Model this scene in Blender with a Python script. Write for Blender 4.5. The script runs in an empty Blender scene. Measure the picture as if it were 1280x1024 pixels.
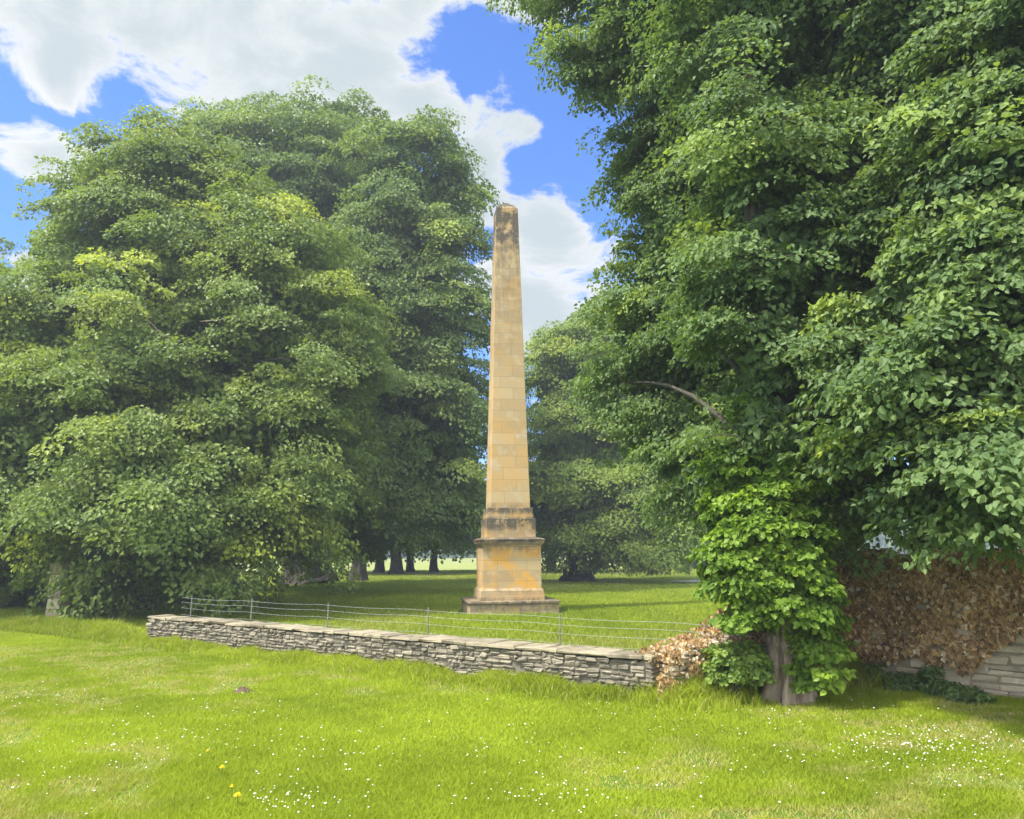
import bpy, math, random
import numpy as np
from mathutils import Matrix, Vector

RNG = np.random.default_rng(11)
S = bpy.context.scene
COL = S.collection
D2R = math.radians

# ------------------------------------------------------------------ camera
EYE = np.array([0.0, 0.0, 1.65])
PITCH, ROLL, FPX = D2R(10.1), D2R(-0.45), 1000.0
F = np.array([0, math.cos(PITCH), math.sin(PITCH)])
R0 = np.array([1.0, 0, 0]); U0 = np.array([0, -math.sin(PITCH), math.cos(PITCH)])
RV = math.cos(ROLL) * R0 + math.sin(ROLL) * U0
UV = math.cos(ROLL) * U0 - math.sin(ROLL) * R0


def ray(px, py):
    return F + RV * ((px - 640) / FPX) - UV * ((py - 512) / FPX)


def at(px, py, y):
    """the point seen at a pixel of the photograph, y metres into the park"""
    d = ray(px, py)
    return EYE + d * (y / d[1])


def on_ground(px, py, z=0.0):
    d = ray(px, py)
    return EYE + d * ((z - EYE[2]) / d[2])


cd = bpy.data.cameras.new("camera")
cam = bpy.data.objects.new("camera", cd)
COL.objects.link(cam)
cam.matrix_world = Matrix(((RV[0], UV[0], -F[0], EYE[0]), (RV[1], UV[1], -F[1], EYE[1]),
                           (RV[2], UV[2], -F[2], EYE[2]), (0, 0, 0, 1)))
cd.sensor_fit = 'HORIZONTAL'; cd.sensor_width = 36; cd.lens = 36 * FPX / 1280
cd.clip_start = 0.05; cd.clip_end = 5000
S.camera = cam

# ------------------------------------------------------------------ helpers


def tag(o, label=None, cat=None, group=None, kind=None):
    if label: o['label'] = label
    if cat: o['category'] = cat
    if group: o['group'] = group
    if kind: o['kind'] = kind
    return o


def empty(name, loc=(0, 0, 0)):
    o = bpy.data.objects.new(name, None)
    o.location = loc; o.empty_display_size = .3
    COL.objects.link(o)
    return o


def link(name, me, mats, parent=None):
    o = bpy.data.objects.new(name, me)
    for m in (mats if isinstance(mats, (list, tuple)) else [mats]):
        me.materials.append(m)
    COL.objects.link(o)
    if parent is not None:
        o.parent = parent
        o.matrix_parent_inverse = Matrix.Translation(-Vector(parent.location))
    return o


def build(verts, polys, attrs=None, mat_idx=None, smooth=False, name="mesh"):
    """verts (n,3); polys: list of (m,k) index arrays; attrs {name: per-face floats}"""
    me = bpy.data.meshes.new(name)
    verts = np.asarray(verts, dtype=np.float32)
    me.vertices.add(len(verts)); me.vertices.foreach_set("co", verts.ravel())
    loops = np.concatenate([np.asarray(p, dtype=np.int32).ravel() for p in polys])
    sizes = np.concatenate([np.full(len(p), np.asarray(p).shape[1], dtype=np.int32) for p in polys])
    starts = np.concatenate([[0], np.cumsum(sizes)[:-1]]).astype(np.int32)
    me.loops.add(len(loops)); me.loops.foreach_set("vertex_index", loops)
    me.polygons.add(len(sizes)); me.polygons.foreach_set("loop_start", starts)
    me.polygons.foreach_set("use_smooth", np.full(len(sizes), bool(smooth)))
    if mat_idx is not None:
        me.polygons.foreach_set("material_index", np.asarray(mat_idx, dtype=np.int32))
    me.update(calc_edges=True)
    for k, v in (attrs or {}).items():
        a = me.attributes.new(k, 'FLOAT', 'FACE')
        a.data.foreach_set("value", np.asarray(v, dtype=np.float32))
    return me


def unit(v):
    return v / np.maximum(np.linalg.norm(v, axis=-1, keepdims=True), 1e-9)


def lattice(n, seed):
    return np.random.default_rng(seed).random((n, n))


def vnoise(x, y, scale, seed=0):
    """smooth value noise in 0..1"""
    g = lattice(64, seed)
    u = np.asarray(x) / scale + 500.37; v = np.asarray(y) / scale + 500.71
    i = np.floor(u).astype(int); j = np.floor(v).astype(int)
    fu = u - i; fv = v - j
    fu = fu * fu * (3 - 2 * fu); fv = fv * fv * (3 - 2 * fv)
    a = g[i % 64, j % 64]; b = g[(i + 1) % 64, j % 64]; c = g[i % 64, (j + 1) % 64]; d = g[(i + 1) % 64, (j + 1) % 64]
    return (a * (1 - fu) + b * fu) * (1 - fv) + (c * (1 - fu) + d * fu) * fv


class MB:
    """collects quads and n-gons into one mesh"""
    def __init__(s): s.v = []; s.p = {}; s.n = 0; s.m = {}

    def add(s, verts, faces, tint=None, mi=0):
        verts = np.asarray(verts, float)
        for f in faces:
            s.p.setdefault(len(f), []).append([i + s.n for i in f])
            s.m.setdefault(len(f), []).append((tint if tint is not None else 0.5, mi))
        s.v.append(verts); s.n += len(verts)

    def mesh(s, smooth=False):
        ks = sorted(s.p)
        at_ = np.concatenate([np.array([t for t, _ in s.m[k]]) for k in ks])
        mi = np.concatenate([np.array([m for _, m in s.m[k]]) for k in ks])
        return build(np.concatenate(s.v), [np.array(s.p[k]) for k in ks], {"tint": at_}, mi, smooth)

    def tube(s, path, radii, k=8, lobes=0, lobe_amp=0.0, cap=True, seed=0, mi=0):
        path = np.asarray(path, float); n = len(path)
        tan = unit(np.gradient(path, axis=0))
        ref = np.array([0.0, 1, 0]) if abs(tan[0][2]) > .7 else np.array([0, 0, 1.0])
        a = unit(np.cross(tan, ref)); b = np.cross(tan, a)
        th = np.linspace(0, 2 * np.pi, k, endpoint=False)
        vs = []
        for i in range(n):
            amp = lobe_amp[i] if np.ndim(lobe_amp) else lobe_amp
            rr = radii[i] * (1 + amp * (np.cos(lobes * th + seed) * .6 + .4 * np.cos((lobes + 2) * th + 2 * seed)))
            vs.append(path[i] + (a[i] * np.cos(th)[:, None] + b[i] * np.sin(th)[:, None]) * rr[:, None])
        faces = []
        for i in range(n - 1):
            for j in range(k):
                faces.append((i * k + j, i * k + (j + 1) % k, (i + 1) * k + (j + 1) % k, (i + 1) * k + j))
        if cap:
            faces.append(tuple((n - 1) * k + j for j in range(k)))
        s.add(np.concatenate(vs), faces, mi=mi)


# ------------------------------------------------------------------ materials


class NT:
    def __init__(s, name):
        s.mat = bpy.data.materials.new(name); s.mat.use_nodes = True
        s.t = s.mat.node_tree; s.t.nodes.clear()
        s.out = s.t.nodes.new("ShaderNodeOutputMaterial")

    def n(s, typ, **kw):
        nd = s.t.nodes.new("ShaderNode" + typ)
        for k, v in kw.items():
            if k.startswith("_"):
                setattr(nd, k[1:], v)
        for k, v in kw.items():
            if not k.startswith("_"):
                key = int(k[1:]) if k[0] == 'i' and k[1:].isdigit() else k.replace("__", " ")
                sock = nd.inputs[key]
                if hasattr(v, "bl_idname") or isinstance(v, bpy.types.NodeSocket):
                    s.t.links.new(v, sock)
                else:
                    sock.default_value = v
        return nd

    def link(s, a, b): s.t.links.new(a, b)

    def mixc(s, fac, a, b, mode='MIX'):
        nd = s.t.nodes.new("ShaderNodeMix"); nd.data_type = 'RGBA'; nd.blend_type = mode; nd.clamp_factor = True; nd.clamp_result = False
        for sock, v in ((nd.inputs[0], fac), (nd.inputs[6], a), (nd.inputs[7], b)):
            if isinstance(v, bpy.types.NodeSocket): s.t.links.new(v, sock)
            elif isinstance(v, (tuple, list)): sock.default_value = (*v, 1) if len(v) == 3 else v
            else: sock.default_value = v
        return nd.outputs[2]

    def math(s, op, a, b=0.0, c=None, clamp=False):
        nd = s.t.nodes.new("ShaderNodeMath"); nd.operation = op; nd.use_clamp = clamp
        for i, v in enumerate((a, b) if c is None else (a, b, c)):
            if isinstance(v, bpy.types.NodeSocket): s.t.links.new(v, nd.inputs[i])
            else: nd.inputs[i].default_value = v
        return nd.outputs[0]

    def ramp(s, val, lo, hi, to0=0.0, to1=1.0):
        nd = s.t.nodes.new("ShaderNodeMapRange"); nd.interpolation_type = 'SMOOTHSTEP'
        s.t.links.new(val, nd.inputs[0])
        for i, v in enumerate((lo, hi, to0, to1)): nd.inputs[i + 1].default_value = v
        return nd.outputs[0]

    def noise(s, vec, scale, detail=4, rough=.55, dist=0.0):
        nd = s.n("TexNoise", Scale=scale, Detail=detail, Roughness=rough, Distortion=dist)
        if vec is not None: s.link(vec, nd.inputs["Vector"])
        return nd.outputs[0]

    def attr(s, name):
        nd = s.n("Attribute"); nd.attribute_name = name
        return nd.outputs["Fac"]


def leaf_mat(name, dark, light, young, back=None, trans=.32, rough=.5, spec=.35):
    m = NT(name)
    c = m.mixc(m.attr("tint"), dark, light)
    c = m.mixc(m.attr("young"), c, young)
    b = m.n("BsdfPrincipled", Base__Color=c, Roughness=rough)
    b.inputs["Specular IOR Level"].default_value = spec
    tc = m.mixc(1.0, c, back or (1.5, 1.45, .55), 'MULTIPLY')
    t = m.n("BsdfTranslucent", Color=tc)
    mx = m.n("MixShader", Fac=trans)
    m.link(b.outputs[0], mx.inputs[1]); m.link(t.outputs[0], mx.inputs[2])
    m.link(mx.outputs[0], m.out.inputs[0])
    return m.mat


def solid_mat(name, colours, scale=6, rough=.9, bump=.3, bscale=30, detail=6, tint=0.0, spec=.25, stretch=(1, 1, 1), bdist=.02, upper=None):
    """noise-mottled matte surface; colours = (dark, mid, light)"""
    m = NT(name)
    tc = m.n("TexCoord").outputs["Object"]
    mp = m.n("Mapping"); m.link(tc, mp.inputs[0]); mp.inputs["Scale"].default_value = stretch
    v = mp.outputs[0]
    n1 = m.noise(v, scale, detail, .6)
    c = m.mixc(m.ramp(n1, .3, .5), colours[0], colours[1])
    c = m.mixc(m.ramp(m.noise(v, scale * 2.7, detail, .65), .5, .72), c, colours[2])
    if tint:
        tt = m.math('MULTIPLY_ADD', m.attr("tint"), tint * 2, 1 - tint)
        cx = m.n("CombineXYZ"); [m.link(tt, cx.inputs[i]) for i in range(3)]
        c = m.mixc(1.0, c, cx.outputs[0], 'MULTIPLY')
    if upper:                                                    # bark blends to a darker tone higher up the stem
        zz = m.n("SeparateXYZ"); m.link(tc, zz.inputs[0])
        c = m.mixc(m.ramp(m.math('MULTIPLY_ADD', n1, .8, zz.outputs[2]), 1.5, 2.3), c, upper)
    b = m.n("BsdfPrincipled", Base__Color=c, Roughness=rough)
    b.inputs["Specular IOR Level"].default_value = spec
    if bump:
        bp = m.n("Bump", Strength=bump, Distance=bdist)
        m.link(m.noise(v, bscale, 6, .65), bp.inputs["Height"]); m.link(bp.outputs[0], b.inputs["Normal"])
    m.link(b.outputs[0], m.out.inputs[0])
    return m.mat


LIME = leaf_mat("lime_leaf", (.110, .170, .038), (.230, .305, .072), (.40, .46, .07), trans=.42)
LIME_DARK = leaf_mat("dark_lime_leaf", (.106, .168, .046), (.212, .288, .080), (.34, .41, .08), trans=.42)  # slightly darker, bluer green than lime_leaf
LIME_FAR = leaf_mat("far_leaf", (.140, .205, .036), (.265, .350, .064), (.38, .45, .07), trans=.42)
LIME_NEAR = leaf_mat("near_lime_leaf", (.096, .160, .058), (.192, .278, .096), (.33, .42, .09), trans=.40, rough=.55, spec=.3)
SHOOT = leaf_mat("shoot_leaf", (.100, .185, .022), (.210, .325, .036), (.32, .45, .05), rough=.5, spec=.3, trans=.4)
SHRUB = leaf_mat("shrub_leaf", (.105, .175, .032), (.220, .310, .055), (.32, .42, .07), trans=.4)
WEED = leaf_mat("weed_leaf", (.090, .155, .050), (.170, .250, .070), (.20, .28, .06))
DEADIVY = leaf_mat("dead_ivy_leaf", (.20, .122, .056), (.66, .45, .22), (.72, .62, .44), back=(1.2, 1.05, .8), trans=.25, rough=.8, spec=.1)
BLADE = leaf_mat("grass_blade", (.205, .268, .020), (.370, .445, .036), (.48, .41, .19), trans=.42, rough=.7, spec=.1)
MEADOW = leaf_mat("meadow_blade", (.195, .260, .022), (.350, .410, .042), (.46, .42, .18), trans=.42, rough=.7, spec=.1)
BARK = solid_mat("bark", ((.035, .030, .024), (.075, .062, .050), (.125, .105, .085)), 5, bump=.8, bscale=9, stretch=(1, 1, .25), bdist=.05)
BARK_PALE = solid_mat("pale_bark", ((.15, .115, .08), (.36, .29, .215), (.50, .43, .34)), 6, bump=.9, bscale=9, stretch=(1, 1, .22), bdist=.05)
BARK_RIBBED = solid_mat("ribbed_bark", ((.14, .105, .075), (.36, .29, .215), (.50, .43, .34)), 6, bump=1.0, bscale=9, stretch=(1, 1, .2), bdist=.06, upper=(.085, .075, .055))
WALLSTONE = solid_mat("wall_stone", ((.105, .092, .066), (.195, .170, .122), (.30, .268, .20)), 7, bump=.6, bscale=26, tint=.38)
COPESTONE = solid_mat("coping_stone", ((.16, .135, .085), (.27, .23, .15), (.36, .325, .24)), 5, bump=.6, bscale=30, tint=.22)
TALLSTONE = solid_mat("pale_wall_stone", ((.27, .22, .155), (.43, .365, .26), (.54, .48, .37)), 4, bump=.6, bscale=24, tint=.25)
MORTAR = solid_mat("mortar", ((.10, .09, .07), (.16, .14, .11), (.22, .2, .16)), 9)
PALE_MORTAR = solid_mat("pale_mortar", ((.20, .165, .12), (.28, .235, .175), (.36, .31, .24)), 9)
STEEL = solid_mat("galvanised_wire", ((.30, .31, .30), (.40, .41, .40), (.5, .5, .49)), 20, rough=.5, bump=0)
POSTM = solid_mat("fence_post", ((.12, .105, .08), (.21, .19, .15), (.30, .28, .23)), 12, bump=.3)
SOIL = solid_mat("molehill_soil", ((.07, .05, .03), (.13, .09, .055), (.2, .15, .1)), 18, bump=1, bscale=40)
PATHM = solid_mat("path_gravel", ((.34, .32, .28), (.46, .44, .39), (.55, .53, .48)), 3)
WHITE = solid_mat("white_petal", ((.70, .70, .62), (.80, .80, .74), (.85, .85, .8)), 40, bump=0)
YELLOW = solid_mat("yellow_petal", ((.75, .50, .01), (.85, .62, .02), (.9, .7, .05)), 60, bump=0)


def obelisk_mat(name, stains, courses=.31, length=.95, orange=.5, grime=0.0, joint=.55):
    """warm ashlar; stains = list of (z_lo, z_hi, strength): dirt that runs down from z_hi"""
    m = NT(name)
    tc = m.n("TexCoord").outputs["Object"]
    sp = m.n("SeparateXYZ"); m.link(tc, sp.inputs[0])
    u = m.math('ADD', sp.outputs[0], sp.outputs[1])
    uv = m.n("CombineXYZ"); m.link(u, uv.inputs[0]); m.link(sp.outputs[2], uv.inputs[1])
    br = m.n("TexBrick", Scale=1.0, Mortar__Size=.006, Mortar__Smooth=.4, Bias=0.0, Brick__Width=length, Row__Height=courses,
             Color1=(0, 0, 0, 1), Color2=(1, 1, 1, 1), Mortar=(.5, .5, .5, 1))
    br.offset = .5
    m.link(uv.outputs[0], br.inputs["Vector"])
    base = m.mixc(br.outputs[0], (.41, .295, .15), (.50, .375, .21))
    base = m.mixc(m.ramp(m.noise(tc, 1.3, 6, .65), .44, .60, 0, orange), base, (.64, .35, .08))
    base = m.mixc(m.ramp(m.noise(tc, 2.3, 6, .65, .4), .53, .68, 0, .7), base, (.50, .42, .30))
    base = m.mixc(m.ramp(m.noise(tc, 24, 5, .7), .5, .75, 0, .3), base, (.35, .25, .12))
    # vertical streaks of dirt
    mp = m.n("Mapping"); m.link(tc, mp.inputs[0]); mp.inputs["Scale"].default_value = (7, 7, .45)
    streak = m.ramp(m.noise(mp.outputs[0], 1.0, 7, .7, .6), .38, .68)
    blot = m.noise(tc, 3.2, 6, .7)
    tot = None
    for lo, hi, k in stains:
        r = m.ramp(sp.outputs[2], lo, hi, 0, k)
        tot = r if tot is None else m.math('ADD', tot, r)
    if tot is None: tot = m.math('MULTIPLY', blot, 0.0)
    mask = m.math('MULTIPLY', tot, m.math('ADD', m.math('MULTIPLY', streak, .75), m.ramp(blot, .38, .62)), clamp=True)
    base = m.mixc(mask, base, (.095, .08, .058))
    if grime:
        g = m.ramp(m.noise(tc, 4.0, 7, .7, .6), .36, .62, 0, grime)
        base = m.mixc(g, base, (.15, .13, .095))
        base = m.mixc(m.ramp(m.noise(tc, 9, 4, .6), .6, .72, 0, .5), base, (.36, .32, .22))
    base = m.mixc(m.math('MULTIPLY', br.outputs[1], joint), base, (.19, .135, .07))
    b = m.n("BsdfPrincipled", Base__Color=base, Roughness=.9)
    b.inputs["Specular IOR Level"].default_value = .2
    h = m.math('SUBTRACT', m.math('MULTIPLY', m.noise(tc, 30, 6, .7), .5), m.math('MULTIPLY', br.outputs[1], .9))
    bp = m.n("Bump", Strength=.35, Distance=.012); m.link(h, bp.inputs["Height"]); m.link(bp.outputs[0], b.inputs["Normal"])
    m.link(b.outputs[0], m.out.inputs[0])
    return m.mat


# ------------------------------------------------------------------ ground
WA = np.array([-6.95, 16.05]); WB = np.array([1.66, 9.45])        # the low wall's line
WDIR = (WB - WA) / np.linalg.norm(WB - WA); WNRM = np.array([WDIR[1], -WDIR[0]])   # towards the viewer
if WNRM[1] > 0: WNRM = -WNRM
RAMP = [WB, np.array([2.35, 9.75]), np.array([3.2, 10.35]), np.array([4.35, 10.95])]
TALL_END = np.array([9.2, 5.6])


def wall_y(x):
    """y of the wall's line at x (lawn on the near side)"""
    xs = [-40, WA[0], WB[0], RAMP[1][0], RAMP[2][0], RAMP[3][0], TALL_END[0]]
    ys = [WA[1] + (-40 - WA[0]) * WDIR[1] / WDIR[0], WA[1], WB[1], RAMP[1][1], RAMP[2][1], RAMP[3][1], TALL_END[1]]
    return np.interp(x, xs, ys)


def ground_mat():
    m = NT("park_grass_ground")
    tc = m.n("TexCoord").outputs["Object"]
    c = m.mixc(m.ramp(m.noise(tc, .35, 5, .6), .35, .65), (.085, .145, .018), (.150, .215, .026))
    c = m.mixc(m.ramp(m.noise(tc, 6, 6, .7), .45, .75, 0, .5), c, (.055, .085, .014))
    c = m.mixc(m.ramp(m.noise(tc, 1.7, 4, .6, .5), .60, .72, 0, .6), c, (.26, .19, .09))
    b = m.n("BsdfPrincipled", Base__Color=c, Roughness=.95)
    b.inputs["Specular IOR Level"].default_value = .1
    bp = m.n("Bump", Strength=.6, Distance=.04); m.link(m.noise(tc, 25, 5, .7), bp.inputs["Height"]); m.link(bp.outputs[0], b.inputs["Normal"])
    m.link(b.outputs[0], m.out.inputs[0])
    return m.mat


def sheet(name, pts, z, mat, kind='structure', label=None, cat=None):
    me = build([(x, y, z) for x, y in pts], [np.array([list(range(len(pts)))])])
    return tag(link(name, me, mat), label, cat, None, kind)


sheet("ground", [(-1500, -1500), (1500, -1500), (1500, 1500), (-1500, 1500)], 0, ground_mat(),
      label="green parkland ground under the lawn and the field", cat="ground")
HAY = solid_mat("hay_field_surface", ((.20, .235, .05), (.26, .29, .07), (.32, .34, .10)), .15, bump=0)
sheet("hay_field", [(-260, 78), (-40, 80), (10, 76), (60, 60), (150, 45), (320, 60), (320, 230), (-260, 230)], .02, HAY,
      label="pale sunlit yellow-green field seen beyond the trunks", cat="field")
sheet("path", [(7.9, 43.2), (9.2, 44.4), (12, 46.2), (30, 49), (30, 44), (15, 41.0), (10.5, 41.0)], .06, PATHM,
      label="pale gravel path crossing the far grass on the right", cat="path")

# ------------------------------------------------------------------ grass


def blades(x, y, h, w, lean, rng, z0=0.0, tint=None, young=None, bend=False):
    n = len(x)
    a = rng.random(n) * 2 * np.pi; b = rng.random(n) * 2 * np.pi
    P = np.stack([x, y, np.full(n, z0) if np.isscalar(z0) else z0], 1)
    side = np.stack([np.cos(a), np.sin(a), np.zeros(n)], 1) * (w / 2)[:, None]
    off = np.stack([np.cos(b), np.sin(b), np.zeros(n)], 1) * (lean * h)[:, None]
    up = np.zeros((n, 3)); up[:, 2] = h
    if bend:
        V = np.stack([P - side, P + side, P + side * .7 + up * .6 + off * .35, P - side * .7 + up * .6 + off * .35, P + up + off * 1.2], 1).reshape(-1, 3)
        i = np.arange(n)[:, None] * 5
        polys = [i + np.array([[0, 1, 2, 3]]), i + np.array([[3, 2, 4]])]
        at_ = {"tint": np.concatenate([tint, tint]), "young": np.concatenate([young, young])}
    else:
        V = np.stack([P - side, P + side, P + up + off], 1).reshape(-1, 3)
        polys = [np.arange(n)[:, None] * 3 + np.array([[0, 1, 2]])]
        at_ = {"tint": tint, "young": young}
    return build(V, polys, at_)


def tint_at(x, y, rng, s1=1.5, s2=.35, seed=5):
    t = .38 * vnoise(x, y, s1, seed) + .2 * vnoise(x, y, s1 * 3.7, seed + 2) + .25 * vnoise(x, y, s2, seed + 1) + .17 * rng.random(len(x))
    return np.clip((t - .22) * 1.8, 0, 1)


def lawn():
    rng = np.random.default_rng(21)
    n = 1500000
    # denser near the viewer
    y = 3.2 * np.exp(rng.random(n) * math.log(22 / 3.2))
    x = (rng.random(n) - .5) * 2 * (y * .74 + 1.6)
    k = y < wall_y(x) + .1
    k &= np.hypot(x - 3.06, y - 9.34) > .3
    bare = vnoise(x, y, .55, 31) * .6 + vnoise(x, y, .2, 32) * .4
    zone = vnoise(x, y, 2.6, 33)
    k &= ~((bare > .66) & (zone > .5) & (rng.random(n) < .75))
    x, y = x[k], y[k]; n = len(x)
    hn = .5 * vnoise(x, y, .9, 41) + .5 * vnoise(x, y, .28, 42)
    near = np.clip((wall_y(x) - y) / 1.2, 0, 1)
    h = (.016 + .026 * hn) * (.6 + .8 * rng.random(n)) * (1 + .8 * (1 - near))
    w = (.0034 + .0009 * y) * (.7 + .6 * rng.random(n))
    dry = (bare[k] - .47) * 4 * np.clip((zone[k] - .35) * 3, 0, 1)
    young = np.clip(dry, 0, .8) * (rng.random(n) < .7)
    me = blades(x, y, h, w, .4 + .9 * rng.random(n), rng, 0, tint_at(x, y, rng), young)
    tag(link("lawn_grass", me, BLADE), "short mown lawn grass with dry patches in the foreground", "grass", kind="stuff")


def meadow():
    rng = np.random.default_rng(22)
    n = 700000
    y = 9.4 * np.exp(rng.random(n) * math.log(76 / 9.4))
    x = (rng.random(n) - .5) * 2 * (y * .70 + 2)
    k = (y > wall_y(x) + .35) & ~((np.abs(x + .05) < 1.5) & (np.abs(y - 23.35) < 1.45))
    k &= ~((x > 7.8) & (y > 41.2) & (y < 47.5) & (y > 41.2 + .0 * x) & (x + 0 > 7.8 + np.abs(y - 43.4) * 1.1))
    k &= (x < 6.5) | (y > 14)
    x, y = x[k], y[k]; n = len(x)
    hn = vnoise(x, y * .5, 1.6, 51) * .6 + vnoise(x, y, .4, 52) * .4
    h = (.04 + .10 * hn) * (.5 + .8 * rng.random(n))
    w = (.006 + .0011 * y) * (.7 + .6 * rng.random(n))
    t = tint_at(x, y * .45, rng, 3.0, .8, 15)
    young = np.clip(vnoise(x, y * .4, 2.4, 53) - .55, 0, 1) * 1.6 * rng.random(n) + .25 * np.clip((y - 30) / 35, 0, 1)
    me = blades(x, y, h, w, .3 + .7 * rng.random(n), rng, 0, t, np.clip(young, 0, 1))
    tag(link("meadow_grass", me, MEADOW), "longer meadow grass around the obelisk beyond the low wall", "grass", kind="stuff")


def verge():
    rng = np.random.default_rng(23)
    n = 90000
    x = -17 + rng.random(n) * 21.6
    d = np.abs(rng.normal(0, .36, n))
    left = np.clip((-6.6 - x) / 2.5, 0, 1)                       # no wall there: the rank bank reaches back under the trees
    d = np.where(rng.random(n) < left, -.9 + rng.random(n) * 1.9, d + .12)
    y = wall_y(x) - d
    patch = vnoise(x, y, .55, 61) * .6 + vnoise(x, y, .17, 62) * .4
    right = np.clip((x - .2) / 1.4, 0, 1)
    big = .06 + .22 * patch + .18 * np.clip((x - 1.2) / 1.0, 0, 1) + .10 * left
    h = big * np.clip(1.15 - np.abs(d) * .75, .25, 1) * (.45 + .75 * rng.random(n))
    k = (rng.random(n) < .25 + patch * 1.0) & (np.hypot(x - 3.06, y - 9.34) > .42) & (x < 4.5)
    x, y, h = x[k], y[k], h[k]; n = len(x)
    w = (.006 + .0006 * y) * (.7 + .7 * rng.random(n))
    seed = (rng.random(n) < .10)
    young = np.where(seed, .7, 0.0)
    t = np.clip(tint_at(x, y, rng, 1.2, .3, 25) * 1.1 - .6 * left[k], 0, 1)
    me = blades(x, y, h, w, .25 + .5 * rng.random(n), rng, 0, t, young, bend=True)
    tag(link("verge_grass", me, BLADE), "rank uncut grass growing along the foot of the low wall", "grass", kind="stuff")


lawn(); meadow(); verge()


def clover():
    rng = np.random.default_rng(24)
    pts = []
    for px, py, sx, sy, n in ((1210, 940, 60, 14, 110), (1140, 925, 38, 9, 70), (1080, 932, 18, 12, 26), (1070, 885, 60, 14, 44),
                              (1190, 960, 80, 14, 40), (60, 865, 60, 14, 80), (110, 935, 90, 22, 60), (310, 885, 40, 14, 40),
                              (200, 915, 60, 20, 36), (350, 1004, 24, 9, 40), (400, 995, 40, 20, 22), (690, 1000, 40, 14, 34),
                              (760, 870, 70, 7, 34), (840, 880, 60, 7, 40), (560, 850, 60, 10, 18), (930, 890, 60, 14, 30),
                              (420, 935, 60, 20, 40), (610, 925, 60, 18, 24), (860, 960, 120, 30, 40), (40, 980, 60, 20, 16),
                              (640, 940, 420, 60, 110)):
        for _ in range(int(n * 1.1)):
            qx = rng.normal(px, sx); qy = rng.normal(py, sy)
            if qy < 850 or qx > 1420: continue
            p = on_ground(qx, qy)
            if p[1] < wall_y(p[0]) - .2 and p[1] > 3.4: pts.append(p)
    P = np.array(pts); n = len(P)
    r = .0040 + .0048 * rng.random(n) ** 1.5
    P[:, 2] = .022 + .022 * rng.random(n)
    o = np.array([[1, 0, 0], [.5, .87, .1], [-.5, .87, 0], [-1, 0, .1], [-.5, -.87, 0], [.5, -.87, .1], [0, 0, .75], [0, 0, -.5]])
    V = (P[:, None] + o[None] * r[:, None, None] * (1 + .3 * rng.normal(size=(n, 8, 1)))).reshape(-1, 3)
    f = [[i, (i + 1) % 6, 6] for i in range(6)] + [[(i + 1) % 6, i, 7] for i in range(6)]
    me = build(V, [(np.arange(n)[:, None, None] * 8 + np.array(f)[None]).reshape(-1, 3)])
    tag(link("clover_flowers", me, WHITE), "tiny white clover and daisy heads dotted over the lawn", "flowers", kind="stuff")


clover()


def dandelion(px, py, label, r=.022):
    p = on_ground(px, py)
    t = empty("dandelion", (p[0], p[1], 0))
    tag(t, label, "flower", "yellow dandelions in the lawn")
    m = MB(); m.tube([(p[0], p[1], 0), (p[0] + .004, p[1], .04), (p[0], p[1], .075)], [.003, .0028, .003], 5)
    link("stem", m.mesh(), SHRUB, t)
    m = MB()
    for ring, (k, rr, z) in enumerate(((14, r, .072), (12, r * .75, .080), (8, r * .45, .085))):
        for i in range(k):
            a = i * 2 * math.pi / k + ring
            d = np.array([math.cos(a), math.sin(a), .25 + ring * .4]); d /= np.linalg.norm(d)
            s = np.array([-math.sin(a), math.cos(a), 0]) * rr * .3
            c = np.array([p[0], p[1], z])
            m.add([c - s * .3, c + s * .3, c + d * rr + s, c + d * rr - s], [(0, 1, 2, 3)])
    link("flower_head", m.mesh(), YELLOW, t)


dandelion(277, 973, "bright yellow dandelion, uppermost of the little group low in the lawn on the left")
dandelion(296, 1010, "large yellow dandelion head close to the bottom edge of the lawn", .026)
dandelion(289, 998, "smallest yellow dandelion, between the two bigger heads", .014)
dandelion(259, 951, "half-open yellow dandelion, farthest left of the group", .014)


def molehill(px, py, w, h, label):
    p = on_ground(px, py); rng = np.random.default_rng(int(px))
    n, k = 26, 9
    V = [(p[0], p[1], h)]; fs = []
    for i in range(1, k):
        for j in range(n):
            a = j * 2 * math.pi / n; t = i / (k - 1)
            V.append((p[0] + math.cos(a) * w * t * (1 + .15 * math.sin(3 * a)), p[1] + math.sin(a) * w * .8 * t,
                      h * (1 - t * t) ** 1.2 * (1 + .25 * rng.normal()) - (.01 if i == k - 1 else 0)))
    m = MB()
    fs += [(0, 1 + j, 1 + (j + 1) % n) for j in range(n)]
    for i in range(k - 2):
        for j in range(n):
            a, b = 1 + i * n + j, 1 + i * n + (j + 1) % n
            fs.append((a, a + n, b + n, b))
    m.add(V, fs)
    tag(link("molehill", m.mesh(True), SOIL), label, "molehill")


molehill(303, 866, .13, .055, "small brown molehill of bare soil in the lawn before the low wall")

# ------------------------------------------------------------------ obelisk
OB = np.array([-.15, 23.35])
OANG = D2R(8.5)


def frustum(m, w0, w1, z0, z1, bev=.012, seed=0):
    """square block tapering from w0 to w1 with chamfered corners"""
    def ring(w, z):
        h = w / 2; b = bev
        return [(-h + b, -h, z), (h - b, -h, z), (h, -h + b, z), (h, h - b, z), (h - b, h, z), (-h + b, h, z), (-h, h - b, z), (-h, -h + b, z)]
    V = ring(w0, z0) + ring(w1, z1 - bev) + ring(w1 - 2 * bev, z1)
    f = [tuple(range(7, -1, -1))]
    for k in range(2):
        f += [(k * 8 + i, k * 8 + (i + 1) % 8, k * 8 + 8 + (i + 1) % 8, k * 8 + 8 + i) for i in range(8)]
    f.append(tuple(range(16, 24)))
    m.add(V, f)


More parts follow.
